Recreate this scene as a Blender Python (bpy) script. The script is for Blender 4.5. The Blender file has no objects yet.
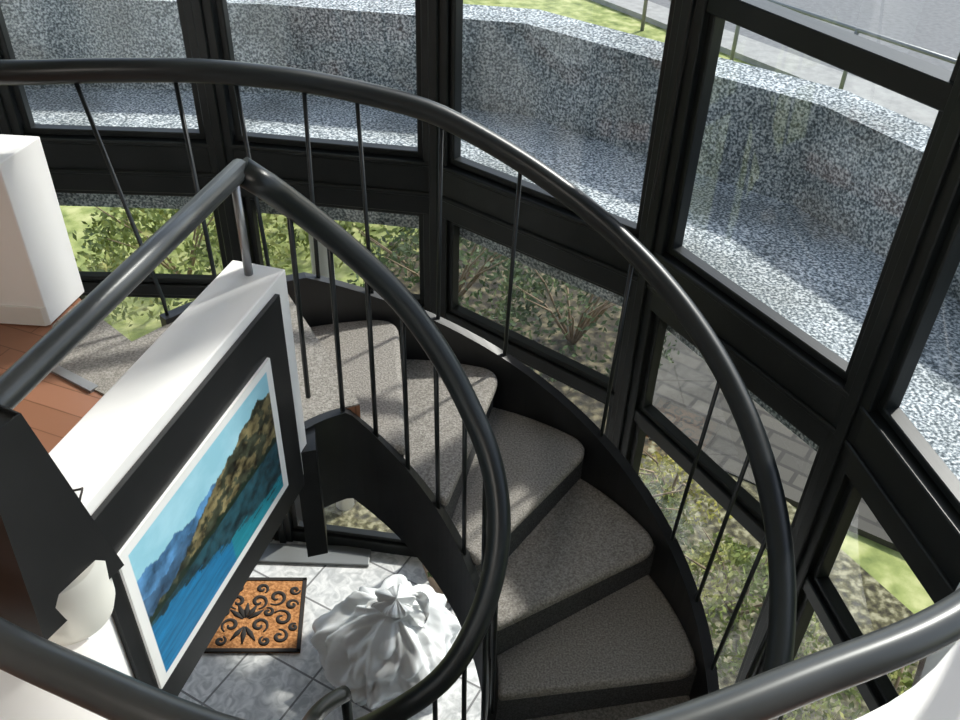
import bpy, bmesh, math, random
import numpy as np
from mathutils import Vector, Matrix, noise
random.seed(4); np.random.seed(4)
S=bpy.context.scene
S.view_settings.view_transform='Standard'
COL=S.collection
rad=math.radians
# ------------------------------------------------------------ materials
def mat(name, col=(.5,.5,.5), rough=.6, metal=0, spec=.5):
    m=bpy.data.materials.new(name); m.use_nodes=True
    b=m.node_tree.nodes['Principled BSDF']
    b.inputs['Base Color'].default_value=(*col,1); b.inputs['Roughness'].default_value=rough
    b.inputs['Metallic'].default_value=metal; b.inputs['Specular IOR Level'].default_value=spec
    return m
def nd(m,t,**k):
    n=m.node_tree.nodes.new(t)
    for a,v in k.items(): setattr(n,a,v)
    return n
def lk(m,a,b): m.node_tree.links.new(a,b)
def noisemat(name, stops, scale=10, detail=4, rough=.8, bump=0, bscale=None, metal=0, spec=.4, tex='noise', dist=0):
    m=mat(name,rough=rough,metal=metal,spec=spec); b=m.node_tree.nodes['Principled BSDF']
    tc=nd(m,'ShaderNodeTexCoord')
    if tex=='noise':
        n=nd(m,'ShaderNodeTexNoise'); n.inputs['Detail'].default_value=detail; n.inputs['Distortion'].default_value=dist
        out=n.outputs['Fac']
    else:
        n=nd(m,'ShaderNodeTexVoronoi'); out=n.outputs['Color']
    n.inputs['Scale'].default_value=scale
    lk(m,tc.outputs['Object'],n.inputs['Vector'])
    r=nd(m,'ShaderNodeValToRGB'); e=r.color_ramp.elements
    while len(e)<len(stops): e.new(.5)
    for i,(p,c) in enumerate(stops): e[i].position=p; e[i].color=(*c,1)
    lk(m,out,r.inputs[0]); lk(m,r.outputs[0],b.inputs['Base Color'])
    if bump:
        bn=nd(m,'ShaderNodeBump'); bn.inputs['Strength'].default_value=bump; bn.inputs['Distance'].default_value=.01
        n2=nd(m,'ShaderNodeTexNoise'); n2.inputs['Scale'].default_value=bscale or scale; n2.inputs['Detail'].default_value=3
        lk(m,tc.outputs['Object'],n2.inputs['Vector']); lk(m,n2.outputs['Fac'],bn.inputs['Height']); lk(m,bn.outputs['Normal'],b.inputs['Normal'])
    return m
M={}
M['black']=noisemat('black_painted_steel',[(.3,(.008,.009,.010)),(.7,(.016,.017,.018))],8,rough=.38,spec=.45)
M['frame']=noisemat('black_window_frame',[(.3,(.005,.007,.007)),(.7,(.011,.013,.013))],6,rough=.40,spec=.35)
M['rail']=noisemat('dark_handrail',[(.3,(.006,.009,.010)),(.7,(.011,.014,.016))],5,rough=.34,spec=.4)
M['railgrey']=noisemat('grey_handrail',[(.3,(.045,.05,.052)),(.7,(.07,.075,.078))],5,rough=.33,spec=.55,metal=.2)
M['steel']=mat('brushed_steel',(.35,.36,.37),.35,.8)
M['dullsteel']=mat('dull_steel',(.22,.23,.23),.5,.5)
M['white']=noisemat('white_paint',[(.3,(.80,.79,.77)),(.7,(.86,.85,.83))],3,rough=.55)
M['plaster']=noisemat('wall_plaster',[(.3,(.68,.66,.62)),(.7,(.74,.72,.69))],4,rough=.8)
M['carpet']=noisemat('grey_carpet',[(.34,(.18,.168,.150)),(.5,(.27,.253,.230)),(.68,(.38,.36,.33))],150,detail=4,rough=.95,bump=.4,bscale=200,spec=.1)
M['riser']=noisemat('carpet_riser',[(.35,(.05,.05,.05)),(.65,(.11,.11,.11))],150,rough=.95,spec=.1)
# pebble dash with large scale weathering
m=noisemat('pebble_dash',[(.36,(.08,.10,.11)),(.45,(.20,.235,.255)),(.52,(.39,.435,.46)),(.62,(.78,.81,.82))],90,detail=4,rough=.9,bump=.5,bscale=110)
b=m.node_tree.nodes['Principled BSDF']; src=b.inputs['Base Color'].links[0].from_socket
tc=nd(m,'ShaderNodeTexCoord'); nz=nd(m,'ShaderNodeTexNoise'); nz.inputs['Scale'].default_value=2.2; nz.inputs['Detail'].default_value=6
rp=nd(m,'ShaderNodeValToRGB'); rp.color_ramp.elements[0].position=.38; rp.color_ramp.elements[0].color=(.62,.62,.60,1); rp.color_ramp.elements[1].position=.56; rp.color_ramp.elements[1].color=(1,1,1,1)
mxc=nd(m,'ShaderNodeMix',data_type='RGBA',blend_type='MULTIPLY'); mxc.inputs['Factor'].default_value=1
lk(m,tc.outputs['Object'],nz.inputs['Vector']); lk(m,nz.outputs['Fac'],rp.inputs[0]); lk(m,src,mxc.inputs['A']); lk(m,rp.outputs[0],mxc.inputs['B']); lk(m,mxc.outputs['Result'],b.inputs['Base Color'])
M['gravel']=m
M['lawn']=noisemat('lawn_grass',[(.3,(.12,.16,.04)),(.5,(.28,.32,.10)),(.7,(.48,.48,.22))],6,detail=12,rough=.9)
M['soil']=noisemat('bark_soil',[(.35,(.03,.026,.015)),(.5,(.11,.10,.05)),(.65,(.32,.30,.19))],22,detail=10,rough=.95,bump=.6)
M['darksoil']=noisemat('dark_soil',[(.35,(.015,.013,.010)),(.5,(.05,.042,.025)),(.68,(.20,.17,.10))],12,detail=12,rough=.95,bump=.6)
M['asphalt']=noisemat('asphalt',[(.3,(.12,.125,.13)),(.7,(.18,.185,.19))],12,detail=10,rough=.85)
M['conc']=noisemat('concrete',[(.3,(.26,.26,.25)),(.7,(.36,.36,.34))],8,rough=.85)
M['leafA']=noisemat('leaf_olive',[(.3,(.06,.09,.02)),(.5,(.20,.25,.05)),(.68,(.45,.43,.14))],3,detail=6,rough=.6)
M['leafB']=noisemat('leaf_dark',[(.3,(.02,.04,.012)),(.55,(.06,.10,.025)),(.7,(.18,.20,.07))],4,detail=6,rough=.6)
M['leafY']=noisemat('leaf_yellow',[(.3,(.25,.24,.04)),(.55,(.45,.42,.08)),(.7,(.6,.55,.2))],5,rough=.6)
M['twig']=mat('twig_bark',(.25,.18,.11),.9)
M['bag']=noisemat('white_plastic_bag',[(.3,(.74,.75,.75)),(.7,(.82,.83,.82))],5,rough=.35,spec=.5)
M['coir']=noisemat('orange_coir',[(.35,(.28,.12,.04)),(.5,(.46,.20,.07)),(.65,(.60,.30,.12))],60,detail=6,rough=.95,bump=.6)
M['rubber']=mat('black_rubber',(.02,.016,.013),.8)
M['cream']=mat('cream_diffuser',(.80,.79,.72),.5)
M['terra']=noisemat('terracotta',[(.3,(.20,.14,.10)),(.7,(.34,.25,.18))],10,rough=.8)
m=mat('wood_floor',rough=.35); b=m.node_tree.nodes['Principled BSDF']; tc=nd(m,'ShaderNodeTexCoord'); mp=nd(m,'ShaderNodeMapping')
mp.inputs['Rotation'].default_value=(0,0,rad(20)); br=nd(m,'ShaderNodeTexBrick'); br.inputs['Color1'].default_value=(.22,.10,.055,1); br.inputs['Color2'].default_value=(.29,.135,.08,1)
br.inputs['Mortar'].default_value=(.14,.06,.03,1); br.inputs['Scale'].default_value=1; br.inputs['Brick Width'].default_value=1.1; br.inputs['Row Height'].default_value=.09; br.inputs['Mortar Size'].default_value=.002
lk(m,tc.outputs['Object'],mp.inputs[0]); lk(m,mp.outputs[0],br.inputs[0]); lk(m,br.outputs[0],b.inputs['Base Color']); M['wood']=m
m=mat('marble_tile',rough=.25); b=m.node_tree.nodes['Principled BSDF']; tc=nd(m,'ShaderNodeTexCoord'); mp=nd(m,'ShaderNodeMapping')
mp.inputs['Rotation'].default_value=(0,0,rad(28)); br=nd(m,'ShaderNodeTexBrick'); br.offset=0
nz=nd(m,'ShaderNodeTexNoise'); nz.inputs['Scale'].default_value=14; nz.inputs['Detail'].default_value=9; nz.inputs['Distortion'].default_value=1.5
rp=nd(m,'ShaderNodeValToRGB'); rp.color_ramp.elements[0].position=.36; rp.color_ramp.elements[0].color=(.48,.49,.49,1); rp.color_ramp.elements[1].position=.62; rp.color_ramp.elements[1].color=(.78,.78,.77,1)
br.inputs['Scale'].default_value=1; br.inputs['Brick Width'].default_value=.4; br.inputs['Row Height'].default_value=.4; br.inputs['Mortar Size'].default_value=.006; br.inputs['Mortar'].default_value=(.22,.22,.22,1)
lk(m,tc.outputs['Object'],mp.inputs[0]); lk(m,mp.outputs[0],br.inputs[0]); lk(m,tc.outputs['Object'],nz.inputs[0]); lk(m,nz.outputs['Fac'],rp.inputs[0])
lk(m,rp.outputs[0],br.inputs['Color1']); lk(m,rp.outputs[0],br.inputs['Color2']); lk(m,br.outputs[0],b.inputs['Base Color']); M['tile']=m
m=mat('brick_paving',rough=.85); b=m.node_tree.nodes['Principled BSDF']; tc=nd(m,'ShaderNodeTexCoord'); mp=nd(m,'ShaderNodeMapping')
mp.inputs['Rotation'].default_value=(0,0,rad(35)); br=nd(m,'ShaderNodeTexBrick'); br.inputs['Color1'].default_value=(.045,.042,.034,1); br.inputs['Color2'].default_value=(.085,.078,.062,1)
br.inputs['Mortar'].default_value=(.028,.025,.02,1); br.inputs['Scale'].default_value=1; br.inputs['Brick Width'].default_value=.30; br.inputs['Row Height'].default_value=.15; br.inputs['Mortar Size'].default_value=.016
lk(m,tc.outputs['Object'],mp.inputs[0]); lk(m,mp.outputs[0],br.inputs[0]); lk(m,br.outputs[0],b.inputs['Base Color']); M['pave']=m
m=bpy.data.materials.new('window_glass'); m.use_nodes=True; nt=m.node_tree; nt.nodes.clear()
o=nd(m,'ShaderNodeOutputMaterial'); mx=nd(m,'ShaderNodeMixShader'); t=nd(m,'ShaderNodeBsdfTransparent'); g=nd(m,'ShaderNodeBsdfGlossy')
t.inputs[0].default_value=(.92,.95,.94,1); g.inputs['Roughness'].default_value=.02
lw=nd(m,'ShaderNodeLayerWeight'); pw=nd(m,'ShaderNodeMath',operation='POWER'); pw.inputs[1].default_value=4; ml=nd(m,'ShaderNodeMath',operation='MULTIPLY_ADD'); ml.inputs[1].default_value=.5; ml.inputs[2].default_value=.085
lk(m,lw.outputs['Facing'],pw.inputs[0]); lk(m,pw.outputs[0],ml.inputs[0])
lk(m,ml.outputs[0],mx.inputs[0]); lk(m,t.outputs[0],mx.inputs[1]); lk(m,g.outputs[0],mx.inputs[2]); lk(m,mx.outputs[0],o.inputs[0]); M['glass']=m
# ------------------------------------------------------------ helpers
def empty(name,loc=(0,0,0)):
    e=bpy.data.objects.new(name,None); e.empty_display_size=.1; COL.objects.link(e); return e
def mk(name,verts,faces,material,parent=None,smooth=False):
    me=bpy.data.meshes.new(name); me.from_pydata([tuple(v) for v in verts],[],faces); me.update()
    ob=bpy.data.objects.new(name,me); COL.objects.link(ob)
    if material: me.materials.append(material)
    bm=bmesh.new(); bm.from_mesh(me); bmesh.ops.recalc_face_normals(bm,faces=bm.faces); bm.to_mesh(me); bm.free()
    if smooth:
        for p in me.polygons: p.use_smooth=True
    if parent: ob.parent=parent
    return ob
def bev(ob,w=.006,seg=2):
    md=ob.modifiers.new('b','BEVEL'); md.width=w; md.segments=seg; md.limit_method='ANGLE'; md.angle_limit=rad(40); return ob
def prism(name,pts,z0,z1,material,parent=None,b=0):
    n=len(pts); v=[(x,y,z0) for x,y in pts]+[(x,y,z1) for x,y in pts]
    f=[list(range(n)),list(range(n,2*n))]+[[i,(i+1)%n,n+(i+1)%n,n+i] for i in range(n)]
    ob=mk(name,v,f,material,parent)
    if b: bev(ob,b)
    return ob
def beam(name,p,q,z0,z1,d,material,parent=None,off=0,b=0,ext=0):
    p=Vector(p[:2]);q=Vector(q[:2]);t=(q-p).normalized();n=Vector((-t.y,t.x)); p=p-t*ext;q=q+t*ext
    a=off-d/2;c=off+d/2
    return prism(name,[tuple(p+n*a),tuple(q+n*a),tuple(q+n*c),tuple(p+n*c)],z0,z1,material,parent,b)
def strip(name,pts,t,z0,z1,material,parent=None,b=0):
    P=[Vector(p) for p in pts]; out=[]
    for i,p in enumerate(P):
        d=Vector((0,0))
        if i>0: d+=(p-P[i-1]).normalized()
        if i<len(P)-1: d+=(P[i+1]-p).normalized()
        d.normalize(); n=Vector((d.y,-d.x)); out.append(p+n*t)
    return prism(name,[tuple(p) for p in P]+[tuple(p) for p in reversed(out)],z0,z1,material,parent,b)
def tube(name,pts,r,material,parent=None,seg=12,flat=1.0):
    P=[Vector(p) for p in pts]; n=len(P); V=[];F=[]
    up=Vector((0,0,1))
    for i,p in enumerate(P):
        if i==0: t=P[1]-P[0]
        elif i==n-1: t=P[-1]-P[-2]
        else: t=(P[i+1]-p).normalized()+(p-P[i-1]).normalized()
        t.normalize()
        a=t.cross(up)
        if a.length<.05: a=t.cross(Vector((0,1,0)))
        a.normalize(); b=a.cross(t).normalized()
        rr=r[i] if isinstance(r,(list,tuple)) else r
        for k in range(seg):
            an=2*math.pi*k/seg; V.append(p+a*math.cos(an)*rr+b*math.sin(an)*rr*flat)
    for i in range(n-1):
        for k in range(seg):
            k2=(k+1)%seg; F.append([i*seg+k,i*seg+k2,(i+1)*seg+k2,(i+1)*seg+k])
    F.append(list(range(seg))); F.append([(n-1)*seg+k for k in range(seg)])
    ob=mk(name,V,F,material,parent)
    for p in ob.data.polygons: p.use_smooth=len(p.vertices)==4
    return ob
def join(name,obs,parent=None):
    bm=bmesh.new(); mats=[]
    for o in obs:
        tmp=bmesh.new(); tmp.from_mesh(o.data); me=bpy.data.meshes.new('t'); 
        idx=[]
        for mm in o.data.materials:
            if mm not in mats: mats.append(mm)
            idx.append(mats.index(mm))
        for f in tmp.faces: f.material_index=idx[f.material_index] if idx else 0
        tmp.to_mesh(me); tmp.free(); me.transform(o.matrix_basis); bm.from_mesh(me); bpy.data.meshes.remove(me)
    me=bpy.data.meshes.new(name); bm.to_mesh(me); bm.free()
    for mm in mats: me.materials.append(mm)
    for o in obs: bpy.data.objects.remove(o)
    ob=bpy.data.objects.new(name,me); COL.objects.link(ob)
    if parent: ob.parent=parent
    return ob
def interp(x,tab):
    tab=sorted(tab); xs=[a for a,_ in tab]; ys=[b for _,b in tab]
    return float(np.interp(x,xs,ys))
def smoothz(x,tab,w=14):
    return sum(interp(x+d,tab) for d in (-w,-w/2,0,w/2,w))/5
def cr(pts,n=8):
    P=[Vector(p) for p in pts]; P=[P[0]*2-P[1]]+P+[P[-1]*2-P[-2]]; out=[]
    for i in range(1,len(P)-2):
        for s in range(n):
            t=s/n; a,b,c,d=P[i-1:i+3]
            out.append(.5*((2*b)+(-a+c)*t+(2*a-5*b+4*c-d)*t*t+(-a+3*b-3*c+d)*t**3))
    out.append(P[-2]); return out
# ------------------------------------------------------------ key geometry
CX,CY=-.26,1.71; RO=1.07; RI=.36; F1=2.51; RISE=.19; STEP=22; A0=115
def pol(r,a,z=None):
    x=CX+r*math.cos(rad(a)); y=CY+r*math.sin(rad(a))
    return (x,y) if z is None else (x,y,z)
def nose(a): return F1-(A0-a)/STEP*RISE
NST=13
# ------------------------------------------------------------ staircase
st=empty('spiral_staircase')
for k in range(1,NST):
    th=A0-STEP*k; z=F1-RISE*k
    pin=Vector(pol(RI,th-9)); pout=Vector(pol(RO,th)); back=STEP+3
    pts=[tuple(pin)]
    d=(pout-pin).normalized()
    crn=.09
    c0=pout-d*crn; pts.append(tuple(pin.lerp(c0,.5))); pts.append(tuple(c0))
    c1=Vector(pol(RO,th+math.degrees(crn/RO)))
    for s in (.15,.3,.45,.6,.75,.9):
        q=c0*(1-s)**2+pout*2*s*(1-s)+c1*s*s; pts.append(tuple(q))
    for s in range(0,7):
        a=th+math.degrees(crn/RO)+(back-math.degrees(crn/RO))*s/6; pts.append(pol(RO,a))
    for s in range(0,6):
        a=th+back-9*1-(back)*s/6; pts.append(pol(RI,a))
    ob=prism('tread_%d'%k,pts,z-.05,z,M['carpet'],st); bev(ob,.022,5)
    for pp in ob.data.polygons: pp.use_smooth=False
    a=th+STEP+1.6
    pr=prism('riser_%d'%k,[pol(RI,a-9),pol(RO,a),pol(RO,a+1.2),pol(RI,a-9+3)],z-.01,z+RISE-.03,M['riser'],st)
def helixband(name,r0,r1,a_hi,a_lo,top,bot,material,n=90):
    V=[];F=[]
    for i in range(n+1):
        a=a_hi+(a_lo-a_hi)*i/n; zt=max(top(a),.02); zb=max(bot(a),0.0)
        V+= [pol(r0,a,zb),pol(r1,a,zb),pol(r1,a,zt),pol(r0,a,zt)]
    for i in range(n):
        for k in range(4):
            k2=(k+1)%4; F.append([4*i+k,4*i+k2,4*i+4+k2,4*i+4+k])
    F+=[[0,1,2,3],[4*n,4*n+1,4*n+2,4*n+3]]
    return mk(name,V,F,material,st)
helixband('outer_stringer',RO-.005,RO+.035,138,-172,lambda a:min(nose(a)+.06,F1+.02),lambda a:min(nose(a)-.22,F1-.2),M['black'])
helixband('inner_stringer',RI-.03,RI,146,-172,lambda a:min(nose(a)+.02,F1+.0),lambda a:min(nose(a)-.36,F1-.36),M['black'])
HR=1.12
orz=[(123,3.305),(86,3.118),(5,2.41),(-172,.89)]
head=cr([(-3.6,2.50,3.31),(-2.4,2.53,3.308),(-1.75,2.55,3.305),(-1.42,2.565,3.302),(-1.15,2.62,3.298),(-.87,2.695,3.278),pol(HR,110,3.238)],6)
pts=head[:]
for i in range(1,101):
    a=110-(110+172)*i/100; pts.append(Vector(pol(HR,a,smoothz(a,orz,3))))
tube('outer_handrail',pts,.036,M['rail'],st,16)
def railtop(a):
    d=Vector(pol(1,a))-Vector((CX,CY)); best=min(pts,key=lambda p:(Vector((p.x-CX,p.y-CY)).normalized()-d).length if True else 0); return best
for a in [137,127,117,108,98,85,71,48,26,15,4,-8,-19,-30,-41,-52,-63,-74,-85,-96,-107,-118,-129,-140,-151,-162]:
    tp=railtop(a); zb=min(nose(a),F1)-.02
    tube('outer_baluster',[pol(RO+.015,a,zb),pol(RO+.02,a,zb+.1),tuple(tp)],.0075,M['rail'],st,8)
IR=.33
irz=[(149,3.35),(127,3.21),(83,2.905),(44,2.60),(0,2.36),(-51,2.058),(-78,1.96),(-121,1.72),(-160,1.38),(-200,1.08),(-240,.90)]
pts2=[(-.57,1.90,3.35)]
for i in range(1,91):
    a=146-(146+235)*i/90; pts2.append(pol(IR+max(0,-a-185)*.002,a,smoothz(a,irz,6)))
tube('inner_handrail',pts2,.034,M['rail'],st,16)
for a in [132,115,99,83,66,48,30,12,-6,-24,-42,-60,-78,-96,-114,-132,-150,-168]:
    tube('inner_baluster',[pol(RI-.015,a,nose(a)-.05),pol(IR,a,smoothz(a,irz,6))],.0075,M['rail'],st,8)
prism('newel_base',[(-.52,1.84),(-.46,1.86),(-.48,1.96),(-.54,1.94)],2.05,2.5,M['black'],st)
e=pts2[-1]; tube('newel_post',[(e[0],e[1],0),e],.022,M['rail'],st,12)
# ------------------------------------------------------------ guard railing
gr=empty('guard_railing')
zr=3.35
tube('straight_rail',[(-.57,1.905,zr),(-.665,1.49,zr),(-.76,1.07,zr),(-.80,.95,zr)],.025,M['railgrey'],gr,14)
arc=cr([(-.80,.95,zr),(-.79,.79,zr),(-.63,.665,zr),(-.45,.585,zr),(-.25,.515,zr),(-.04,.487,zr),(.18,.53,zr),(.40,.618,zr),(.63,.725,zr),(.88,.92,zr),(1.08,1.18,zr),(1.2,1.4,zr)])
tube('curved_rail',arc,.025,M['railgrey'],gr,14)
for i,p in enumerate([(-.575,1.86),(-.80,.92),(-.1,.50),(.37,.61),(.84,.885),(1.15,1.31)]):
    tube('rail_post_%d'%i,[(p[0],p[1],3.06),(p[0],p[1],zr)],.011,M['steel'],gr,10)
# ------------------------------------------------------------ half walls
TOPZ=3.09
hw=empty('wall_half')
strip('parapet',[(-.697,1.08),(-.49,1.888)],-.145,2.41,TOPZ,M['white'],hw,.004)
beam('black_panel',(-.70,1.06),(-.507,1.822),2.40,TOPZ-.03,.012,M['black'],hw,off=-.007)
ring=[(-.70,1.06),(-.675,.95),(-.60,.83),(-.46,.71),(-.2,.60),(.0,.575),(.2,.60),(.48,.69),(.72,.82),(.95,1.08),(1.12,1.34)]
ringo=cr([(x,y,0) for x,y in ring],5); ringo=[(p.x,p.y) for p in ringo]
strip('parapet_curved',ringo,.16,2.41,TOPZ,M['white'],hw,.003)
hw2=prism('wall_half_landing',[(-1.43,2.40),(-1.39,2.60),(-3.9,2.72),(-3.9,2.52)],F1,TOPZ,M['white'],None,.004)
prism('baseboard_landing',[(-1.445,2.392),(-1.43,2.402),(-3.9,2.522),(-3.9,2.507)],F1,F1+.07,M['plaster'])
# ------------------------------------------------------------ floors
CE=5.35
fl=[(-4,-3),(1.3,-3),(1.3,1.30)]
fl+= [(1.16,1.36)]+[p for p in reversed(ringo)]
fl+= [(-.697,1.08),(-.51,1.83)]
fl+= [pol(RI,a) for a in (150,135,120,A0-9)]
fl+= [pol(RO,A0)]+[pol(RO,a) for a in (120,128,136,145)]
fl+= [(-1.30,2.47),(-1.41,2.58),(-4,2.70)]
prism('floor_upper',fl,2.41,F1-.006,M['wood'])
cp=[pol(RI,a) for a in (140,130,120,A0-9)]+[pol(RO,A0)]+[pol(RO,a) for a in (120,128,136,145)]+[(-1.30,2.465),(-1.385,2.55),(-1.425,2.40),(-1.36,2.19),(-1.17,2.08),(-.80,1.86)]
prism('carpet_landing',cp,F1-.006,F1,M['carpet'])
beam('trim_1',(-1.36,2.19),(-1.17,2.08),F1-.006,F1+.004,.03,M['steel'])
W=[(-4.0,3.0),(-3.05,3.45),(-2.08,3.68),(-1.16,3.69),(-.20,3.57),(.653,2.92),(1.17,2.07),(1.36,1.09),(1.34,.1)]
gf=[(-4,-3),(1.34,-3)]+[tuple(w) for w in reversed(W)]
prism('floor_ground',gf,-.12,0,M['tile'])
prism('ceiling',[(-4.1,-3.1),(1.5,-3.1)]+[tuple(w) for w in reversed(W)],CE,CE+.1,M['white'])
beam('wall_back',(-4,-3),(1.34,-3),0,CE,.1,M['plaster'])
beam('wall_right',(1.36,-3),(1.36,.05),0,CE,.1,M['plaster'])
beam('wall_left',(-4.02,-3),(-4.02,3.0),0,CE,.1,M['plaster'])
# ------------------------------------------------------------ windows
for i in range(len(W)-1):
    a=W[i];b=W[i+1]; w=empty('window_%d'%(i+1))
    parts=[]
    for (z0,z1,d) in [(0,.09,.09),(1.785,1.845,.08),(2.35,2.58,.10),(CE-.1,CE,.10)]:
        parts.append(beam('r',a,b,z0,z1,d,M['frame']))
    if i in (5,6): parts.append(beam('r',a,b,3.46,3.53,.08,M['frame']))
    parts.append(beam('r',a,b,2.58,2.60,.115,M['frame']))
    parts.append(beam('r',a,b,2.44,2.46,.125,M['frame']))
    A=Vector(a);B=Vector(b);t=(B-A).normalized();L=(B-A).length
    for (z0,z1) in [(.09,1.785),(1.845,2.35),(2.605,CE-.1)]:
        for s in (.065,L-.065-.03):
            p=A+t*s;q=p+t*.03; parts.append(beam('s',p,q,z0,z1,.05,M['frame']))
        p=A+t*.06;q=B-t*.06
        parts.append(beam('s',p,q,z0,z0+.028,.05,M['frame'])); parts.append(beam('s',p,q,z1-.028,z1,.05,M['frame']))
    if i>0:
        tp=(A-Vector(W[i-1])).normalized(); td=(tp+t).normalized()
    else: td=t
    parts.append(beam('m',A-td*.058,A+td*.058,0,CE,.12,M['frame']))
    parts.append(beam('m',A-td*.02,A+td*.02,0,CE,.15,M['frame']))
    if i==len(W)-2: parts.append(beam('m',B-t*.058,B+t*.058,0,CE,.12,M['frame']))
    f=join('frame',parts,w); bev(f,.004,1)
    V=[];F=[]
    for (z0,z1) in [(.09,1.785),(1.845,2.35),(2.605,CE-.1)]:
        k=len(V); V+=[(*a,z0),(*b,z0),(*b,z1),(*a,z1)]; F.append([k,k+1,k+2,k+3])
    mk('glass',V,F,M['glass'],w)
tube('blind_cord',[(.62,2.80,CE),(.60,2.80,3.6),(.575,2.81,2.85),(.585,2.82,2.83),(.62,2.81,3.6),(.635,2.80,CE)],.0022,M['rubber'],None,6)
# ------------------------------------------------------------ canopy with pebble finish
def offs(P,d):
    P=[Vector(p) for p in P]; out=[]
    for i,p in enumerate(P):
        ns=[]
        if i>0: t=(p-P[i-1]).normalized(); ns.append(Vector((-t.y,t.x)))
        if i<len(P)-1: t=(P[i+1]-p).normalized(); ns.append(Vector((-t.y,t.x)))
        n=sum(ns,Vector((0,0))).normalized(); out.append(p+n*d/n.dot(ns[0]))
    return out
Wx=[(-5.2,2.3)]+W+[(1.34,-1.5)]
i0=offs(Wx,.08); i1=offs(Wx,.93); i2=offs(Wx,1.10)
prof=[(i0,2.20),(i0,2.46),(i1,2.44),(i1,2.90),(i2,2.92),(i2,2.20)]
V=[];F=[];n=len(Wx)
for ring_,z in prof: V+=[(p.x,p.y,z) for p in ring_]
K=len(prof)
for j in range(K):
    for i in range(n-1):
        j2=(j+1)%K; F.append([j*n+i,j*n+i+1,j2*n+i+1,j2*n+i])
F.append([j*n for j in range(K)]); F.append([j*n+n-1 for j in range(K)])
mk('pebble_dash_canopy',V,F,M['gravel'])
# ------------------------------------------------------------ outside
def flat(name,pts,z,material,th=.1): return prism(name,pts,z-th,z,material)
flat('lawn_ground',[(-40,-12),(40,-12),(40,60),(-40,60)],-.14,M['lawn'],.3)
gb=offs(W,1.9); ga=offs(W,.05)
flat('garden_bed_ground',[tuple(p) for p in ga]+[tuple(p) for p in reversed(gb)],-.10,M['soil'],.08)
flat('planting_bed_ground',[(-.9,5.3),(1.2,4.6),(1.7,7.2),(.8,8.4),(-.9,7.4)],-.09,M['darksoil'],.09)
flat('paving_ground',[(1.2,4.8),(3.1,3.6),(3.3,-2),(7,-2),(7,7.5),(4,9.5),(1.6,7.5)],-.09,M['pave'],.09)
flat('road_ground',[(3.2,14.4),(7.4,9.0),(30,9),(30,45),(-4,45),(-4,24)],-.08,M['asphalt'],.1)
flat('footpath_ground',[(2.3,14.6),(6.6,8.7),(7.4,9.0),(3.2,14.4),(-4,24),(-4.6,23.4)],-.06,M['conc'],.1)
fe=empty('handrail_barrier')
p=Vector((2.3,14.0));q=Vector((6.6,8.4))
for z in (.45,.85): tube('barrier_rail',[(p.x,p.y,z),(q.x,q.y,z)],.028,M['dullsteel'],fe,8)
for i in range(5):
    c=p.lerp(q,i/4); tube('barrier_post_%d'%i,[(c.x,c.y,-.14),(c.x,c.y,.87)],.03,M['dullsteel'],fe,8)
def leafcloud(name,c,r,n,size,material,parent=None):
    V=[];F=[]
    for i in range(n):
        d=np.random.normal(size=3); d/=np.linalg.norm(d); rr=np.random.uniform(.55,1)**.5
        p=Vector(c)+Vector((d[0]*r[0],d[1]*r[1],abs(d[2])*r[2]))*rr*(1+.25*noise.noise(Vector(d)*2.5+Vector(c)))
        a=Vector(np.random.normal(size=3)).normalized(); b=a.orthogonal().normalized(); s=size*random.uniform(.6,1.3)
        k=len(V); V+=[p-a*s,p+b*s*.4,p+a*s,p-b*s*.4]; F.append([k,k+1,k+2,k+3])
    return mk(name,V,F,material,parent)
def bush(c,r,n,size,mt,tw=6):
    e=empty('garden_shrub'); leafcloud('leaves',c,r,n,size,mt,e)
    for i in range(tw):
        a=random.uniform(0,6.28); q=Vector((math.cos(a)*r[0]*.8,math.sin(a)*r[1]*.8,r[2]*random.uniform(.7,1.25)))
        tube('twig_%d'%i,[(c[0],c[1],-.12),Vector(c)+q*.5+Vector((0,0,.1)),Vector(c)+q],[.014,.009,.003],M['twig'],e,5)
for (c,r,n,s,mt,tw) in [((-.3,6.3,-.1),(.9,.7,.8),1500,.035,'leafB',10),((.75,5.9,-.1),(.8,.7,.75),1500,.03,'leafB',16),((-2.6,6.6,-.1),(.9,.7,.9),3200,.035,'leafA',6),
    ((-1.3,7.8,-.1),(1.2,.8,1.0),3600,.045,'leafA',6),((-3.9,6.2,-.1),(.5,.5,.5),900,.03,'leafA',6),((.9,3.95,-.1),(.5,.4,.35),2500,.024,'leafA',6),((1.55,3.3,-.1),(.5,.45,.35),2500,.024,'leafA',6),
    ((1.3,4.2,-.1),(.4,.3,.3),900,.022,'leafY',6),((2.1,2.5,-.1),(.5,.55,.35),2400,.024,'leafA',6),((.15,4.5,-.1),(.5,.35,.35),1200,.03,'leafB',8),((-.9,4.5,-.1),(.5,.3,.4),1300,.028,'leafB',8),((2.15,1.6,-.1),(.4,.5,.3),1500,.024,'leafA',6),
    ((-5.5,9.5,-.1),(1.4,1,1.2),2600,.06,'leafA',6),((2.4,8.6,-.1),(.9,.7,.8),1800,.05,'leafB',6)]:
    bush(c,r,n,s,M[mt],tw)
tube('white_downpipe',[(-.85,4.05,-.1),(-.85,4.05,2.2)],.06,M['white'],None,14)
leafmat=mat('autumn_leaf',(.42,.22,.06),.7)
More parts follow.
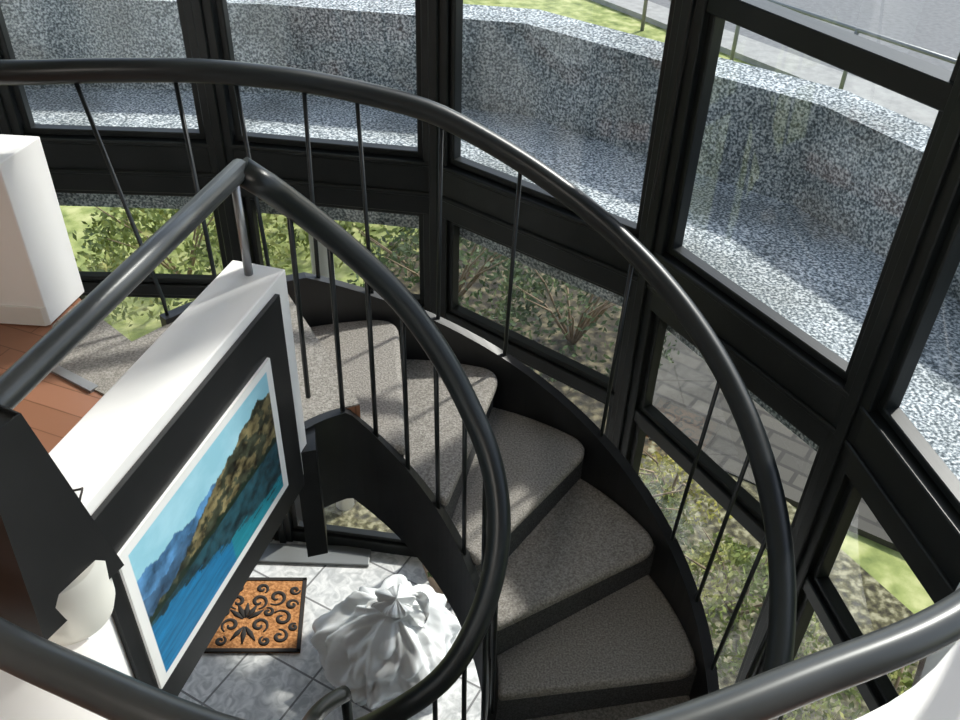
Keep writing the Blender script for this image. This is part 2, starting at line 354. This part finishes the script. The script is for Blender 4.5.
def leaves(name,gen,n):
    V=[];F=[]
    for i in range(n):
        x,y,z=gen(i); a=random.uniform(0,6.28);s=random.uniform(.022,.05);k=len(V)
        for kk,(u,v) in enumerate([(-1,0),(0,.5),(1,0),(0,-.5)]):
            V.append((x+s*(u*math.cos(a)-v*math.sin(a)),y+s*(u*math.sin(a)+v*math.cos(a)),z+(.012 if kk%2 else 0)))
        F.append([k,k+1,k+2,k+3])
    mk(name,V,F,leafmat)
leaves('fallen_leaves',lambda i:(1.60+random.gauss(0,.05),3.36+random.gauss(0,.04),2.462),7)
leaves('fallen_leaves',lambda i:(random.uniform(2.0,5.5),random.uniform(4.6,8),-.075),90)
# ------------------------------------------------------------ door mat
dm=empty('doormat')
def mp2(u,v):
    o=Vector((-1.56,2.83)); ex=Vector((1,.04)).normalized(); ey=Vector((-.10,1)).normalized(); q=o+ex*u+ey*v; return q
mw,mh=.64,.50
prism('coir_pad',[tuple(mp2(u,v)) for u,v in [(0,0),(mw,0),(mw,mh),(0,mh)]],0,.014,M['coir'],dm,.003)
for k,(u0,v0,u1,v1) in enumerate([(0,0,mw,.022),(0,mh-.022,mw,mh),(0,0,.022,mh),(mw-.022,0,mw,mh)]):
    prism('border_%d'%k,[tuple(mp2(u,v)) for u,v in [(u0,v0),(u1,v0),(u1,v1),(u0,v1)]],.001,.019,M['rubber'],dm,.002)
def scroll(u,v,s,flip,rot,turns=1.2):
    pts=[]
    for i in range(26):
        t=i/25; an=rot+flip*t*turns*2*math.pi; rr=s*(1-t*.8)
        q=mp2(u+rr*math.cos(an),v+rr*math.sin(an)); pts.append((q.x,q.y,.015))
    return tube('scroll',pts,[.005+.007*math.sin(math.pi*i/25) for i in range(26)],M['rubber'],dm,6,.5)
c=mw/2
for sx in (-1,1):
    for (du,v,s,f,r0) in [(.06,.33,.05,1,-1.5),(.16,.36,.055,1,-2.2),(.20,.22,.055,-1,2.5),(.08,.17,.05,1,-1.0),(.20,.10,.045,-1,1.8),(.07,.42,.035,1,-1.0),(.25,.31,.035,1,0),(.26,.41,.03,-1,0),(.27,.16,.025,1,1),(.12,.07,.03,1,2),(.12,.26,.03,-1,2)]:
        scroll(c+sx*du,v,s,sx*f,(r0 if sx>0 else math.pi-r0))
for k in range(5):
    an=math.pi/2+(k-2)*.45; q=[mp2(c+math.cos(an)*t,.2+math.sin(an)*t) for t in (.02,.07,.12)]
    tube('petal_%d'%k,[(p.x,p.y,.016) for p in q],[.004,.016,.004],M['rubber'],dm,6,.4)
for k in range(3):
    an=-math.pi/2+(k-1)*.6; q=[mp2(c+math.cos(an)*t,.17+math.sin(an)*t) for t in (.01,.06,.12)]
    tube('petal_low_%d'%k,[(p.x,p.y,.016) for p in q],[.004,.016,.004],M['rubber'],dm,6,.4)
prism('trim_2',[(-1.9,3.46),(-.62,3.46),(-.62,3.60),(-1.9,3.60)],0,.02,M['dullsteel'],None,.004)
# ------------------------------------------------------------ plastic bag : sheet gathered to a closed knot, creased
rs=np.random.RandomState(8)
def tri(x): return abs((x%1.0)-.5)*2
fine=[(Vector(rs.normal(size=3)).normalized(),rs.uniform(1.3,3.8),rs.uniform(0,1)) for _ in range(10)]
V=[];F=[];NU,NV=160,80
for j in range(NV+1):
    t=j/NV
    for i in range(NU):
        an=2*math.pi*i/NU
        if t<.86:
            s=t/.86; body=math.sin((.18+.82*s)*math.pi*.97)**.6
            R0=.325*body+.01; z=.43*s**1.05
        else:
            s=(t-.86)/.14; R0=.05+.05*math.sin(s*2.2); R0=R0 if s<.9 else R0*(1-s)*10+.001
            z=.43+.09*s
        p3=Vector((math.cos(an),math.sin(an),t*1.6-.8))
        q=p3+Vector((noise.noise(p3*1.4),noise.noise(p3*1.4+Vector((9,0,0))),noise.noise(p3*1.4+Vector((0,9,0)))))*.6
        cf=sum((tri(q.dot(n_)*f+o)-.5)/f for n_,f,o in fine)/len(fine)
        ple=(tri(an/(2*math.pi)*7+1.3*noise.noise(p3*1.2)+.35*math.sin(t*6))-.5)*(.06+.20*max(0,t-.3))
        big=.26*noise.noise(p3*.9+Vector((3,8,1)))
        r=R0*(1+2.1*cf+ple+big)
        zz=z*(1+.25*noise.noise(Vector((math.cos(an),math.sin(an),0))*1.2+Vector((2,2,2)))*(1-t*.7))+.22*cf*(t>.05)*(1-.6*t)
        lean=Vector((.06,.03,0))*t
        V.append(Vector((math.cos(an)*r*1.02,math.sin(an)*r*.92,max(zz,.002)))+lean)
for j in range(NV):
    for i in range(NU):
        i2=(i+1)%NU; F.append([j*NU+i,j*NU+i2,(j+1)*NU+i2,(j+1)*NU+i])
F.append([NV*NU+i for i in range(NU)])
be=empty('plastic_bag'); bag=mk('sack',V,F,M['bag'],be,True); be.location=(-.44,2.81,0)
for sx in (-1,1):      # floppy handle loops at the knot
    V=[];F=[]
    for i in range(29):
        t=i/28; an=math.pi*t; w=.055+.03*math.sin(t*9)
        base=Vector((.06+sx*.02+sx*.13*math.sin(an),.03+.07*math.cos(an),.44+.05*math.sin(an*2)+.02*sx-.05*math.sin(an)))
        for s in (-1,-.33,.33,1): V.append(base+Vector((w*s*.5,.015*math.sin(t*20)*s,.02*math.sin(t*17+s*4)+w*s*.3)))
    for i in range(28):
        for s in (0,1,2): F.append([4*i+s,4*i+s+1,4*i+5+s,4*i+4+s])
    mk('handle',V,F,M['bag'],be,True)
def lathe(name,prof,loc,material,parent=None,seg=28,rotm=None):
    V=[];F=[]
    for r,z in prof:
        for k in range(seg):
            a=2*math.pi*k/seg; q=Vector((r*math.cos(a),r*math.sin(a),z))
            if rotm: q=rotm@q
            V.append(q+Vector(loc))
    for j in range(len(prof)-1):
        for k in range(seg):
            k2=(k+1)%seg; F.append([j*seg+k,j*seg+k2,(j+1)*seg+k2,(j+1)*seg+k])
    ob=mk(name,V,F,material,parent,True); md=ob.modifiers.new('e','EDGE_SPLIT'); md.split_angle=rad(40); return ob
pe=empty('potted_plant'); lathe('pot',[(.001,0),(.10,0),(.14,.17),(.16,.26),(.145,.27),(.13,.25),(.001,.24)],(-.13,3.32,0),M['terra'],pe)
leafcloud('foliage',(-.13,3.32,.24),(.15,.15,.16),220,.03,M['leafB'],pe)
# ------------------------------------------------------------ poster
nx,ny=260,180; V=[];F=[];C=[]
P0=Vector((-.692,1.10)); P1=Vector((-.533,1.725)); L=(P1-P0).length; d=(P1-P0).normalized(); nrm=Vector((d.y,-d.x))
zb,zt=2.50,2.94
def fb(x,y,s): return noise.fractal(Vector((x*s,y*s,.3)),.8,2.1,6)
def pic(u,v):
    if u<.04 or u>.96 or v<.055 or v>.945: return (.84,.84,.82)
    u=(u-.04)/.92; v=(v-.055)/.89
    shore=.44-.02*u
    m1=.80+.07*fb(u,0,4)-.12*u
    m2=.62+.05*fb(u+3,0,9)
    hill=shore+.035+max(0,(u-.12))**.85*.55+.05*fb(u+9,0,10)
    if u>.9: hill-= (u-.9)*1.0
    if v<shore:
        k=(shore-v)/shore; w=fb(u*1.0,v*8,6)
        dep=(hill-shore)/ (shore)*.75*(1+.3*w)
        if k<dep: c=np.array([.015,.06,.08])*(1+.9*fb(u,v,16))
        elif u>.55: c=np.array([.015,.24,.32])*(1+.35*w)
        else: c=np.array([.01,.17,.37])*(1+.4*w)
        return tuple(np.clip(c,0,1))
    if v<shore+.045+.03*fb(u,2,30): return (.01,.025,.015)
    if v<hill:
        w=fb(u,v,16); w2=fb(u+5,v,8)
        c=np.array([.15,.125,.06])*(1+1.3*w) if w2>.18 else np.array([.04,.046,.028])*(1+1.2*w)
        return tuple(np.clip(c,0,1))
    if v<m2: w=fb(u,v,12); return tuple(np.clip(np.array([.05,.12,.22])*(1+.8*w),0,1))
    if v<m1: w=fb(u*1.5,v,9); return tuple(np.clip(np.array([.08,.22,.42])*(1+.8*w),0,1))
    c=np.array([.30,.60,.72])+.15*max(0,fb(u,v,3)); return tuple(np.clip(c,0,1))
for j in range(ny+1):
    for i in range(nx+1):
        u=i/nx;v=j/ny; q=P0+d*(u*L)+nrm*.022; V.append((q.x,q.y,zb+(zt-zb)*v)); C.append((*pic(u,v),1))
for j in range(ny):
    for i in range(nx): k=j*(nx+1)+i; F.append([k,k+1,k+nx+2,k+nx+1])
pm=mat('lake_print',rough=.35); at=nd(pm,'ShaderNodeAttribute'); at.attribute_name='Col'; lk(pm,at.outputs['Color'],pm.node_tree.nodes['Principled BSDF'].inputs['Base Color'])
po=empty('landscape_poster')
me=bpy.data.meshes.new('print'); me.from_pydata(V,[],F); me.update(); ca=me.color_attributes.new('Col','FLOAT_COLOR','POINT')
for i,cc in enumerate(C): ca.data[i].color=cc
me.materials.append(pm); ob=bpy.data.objects.new('print',me); COL.objects.link(ob); ob.parent=po
beam('backing',P0,P1,zb,zt,.007,M['white'],po,off=-.0178)
# ------------------------------------------------------------ lamp on half wall
la=empty('table_lamp')
lb=(-.655,.87,TOPZ)
lathe('drum_base',[(.001,0),(.064,0),(.070,.02),(.072,.10),(.062,.115),(.001,.115)],(lb[0]+.022,lb[1]-.005,lb[2]),M['cream'],la,40)
rm=Matrix.Rotation(rad(20),3,'Z')
lathe('shade',[(.112,.065),(.05,.40),(.046,.40),(.106,.065)],lb,M['black'],la,4,rm)
lathe('shade_top',[(.001,.385),(.046,.385),(.046,.392),(.001,.392)],lb,M['black'],la,4,rm)
tube('cable',cr([(-.66,.97,3.12),(-.665,1.03,3.16),(-.69,1.09,3.13),(-.72,1.12,3.095),(-.80,1.10,3.094)],5),.0022,M['rubber'],la,6)
# ------------------------------------------------------------ light
el=rad(43); az=rad(45)
sd=Vector((math.cos(el)*math.cos(az),math.cos(el)*math.sin(az),math.sin(el)))
sun=bpy.data.lights.new('sun','SUN'); sun.energy=5.2; sun.angle=rad(2.5); sun.color=(1,.96,.90)
so=bpy.data.objects.new('sun',sun); COL.objects.link(so); so.rotation_euler=sd.to_track_quat('Z','Y').to_euler(); so.location=(5,5,9)
w=bpy.data.worlds.new('world'); S.world=w; w.use_nodes=True; nt=w.node_tree
sk=nt.nodes.new('ShaderNodeTexSky'); sk.sky_type='NISHITA'; sk.sun_disc=False; sk.sun_elevation=el; sk.sun_rotation=rad(45)
hs=nt.nodes.new('ShaderNodeHueSaturation'); hs.inputs['Saturation'].default_value=.6
nt.links.new(sk.outputs[0],hs.inputs['Color']); nt.links.new(hs.outputs[0],nt.nodes['Background'].inputs[0]); nt.nodes['Background'].inputs[1].default_value=.32
cl=empty('fill_light'); lathe('fill_bowl',[(.001,-.09),(.12,-.07),(.18,0),(.001,0)],(-1.2,-1.0,CE),M['cream'],cl)  # fixture added out of view to carry the interior fill
al=bpy.data.lights.new('lamp','AREA'); al.shape='DISK'; al.size=.5; al.energy=35; al.color=(1,.93,.85)  # warm fill added behind the camera to brighten the interior
ao=bpy.data.objects.new('lamp',al); COL.objects.link(ao); ao.location=(-1.2,-1.0,CE-.12); ao.parent=cl
# ------------------------------------------------------------ camera
th=rad(38); ro=.035
R=Vector((1,0,0)); U=Vector((0,math.sin(th),math.cos(th))); Fw=Vector((0,math.cos(th),-math.sin(th)))
Ri=(R+U*ro).normalized(); Ui=(U-R*ro).normalized()
cam=bpy.data.cameras.new('camera'); cam.lens=33.75; cam.sensor_width=36; cam.clip_start=.02
co=bpy.data.objects.new('camera',cam); COL.objects.link(co)
mm=Matrix((Ri,Ui,-Fw)).transposed().to_4x4(); mm.translation=Vector((0,0,4.3)); co.matrix_world=mm
S.camera=co
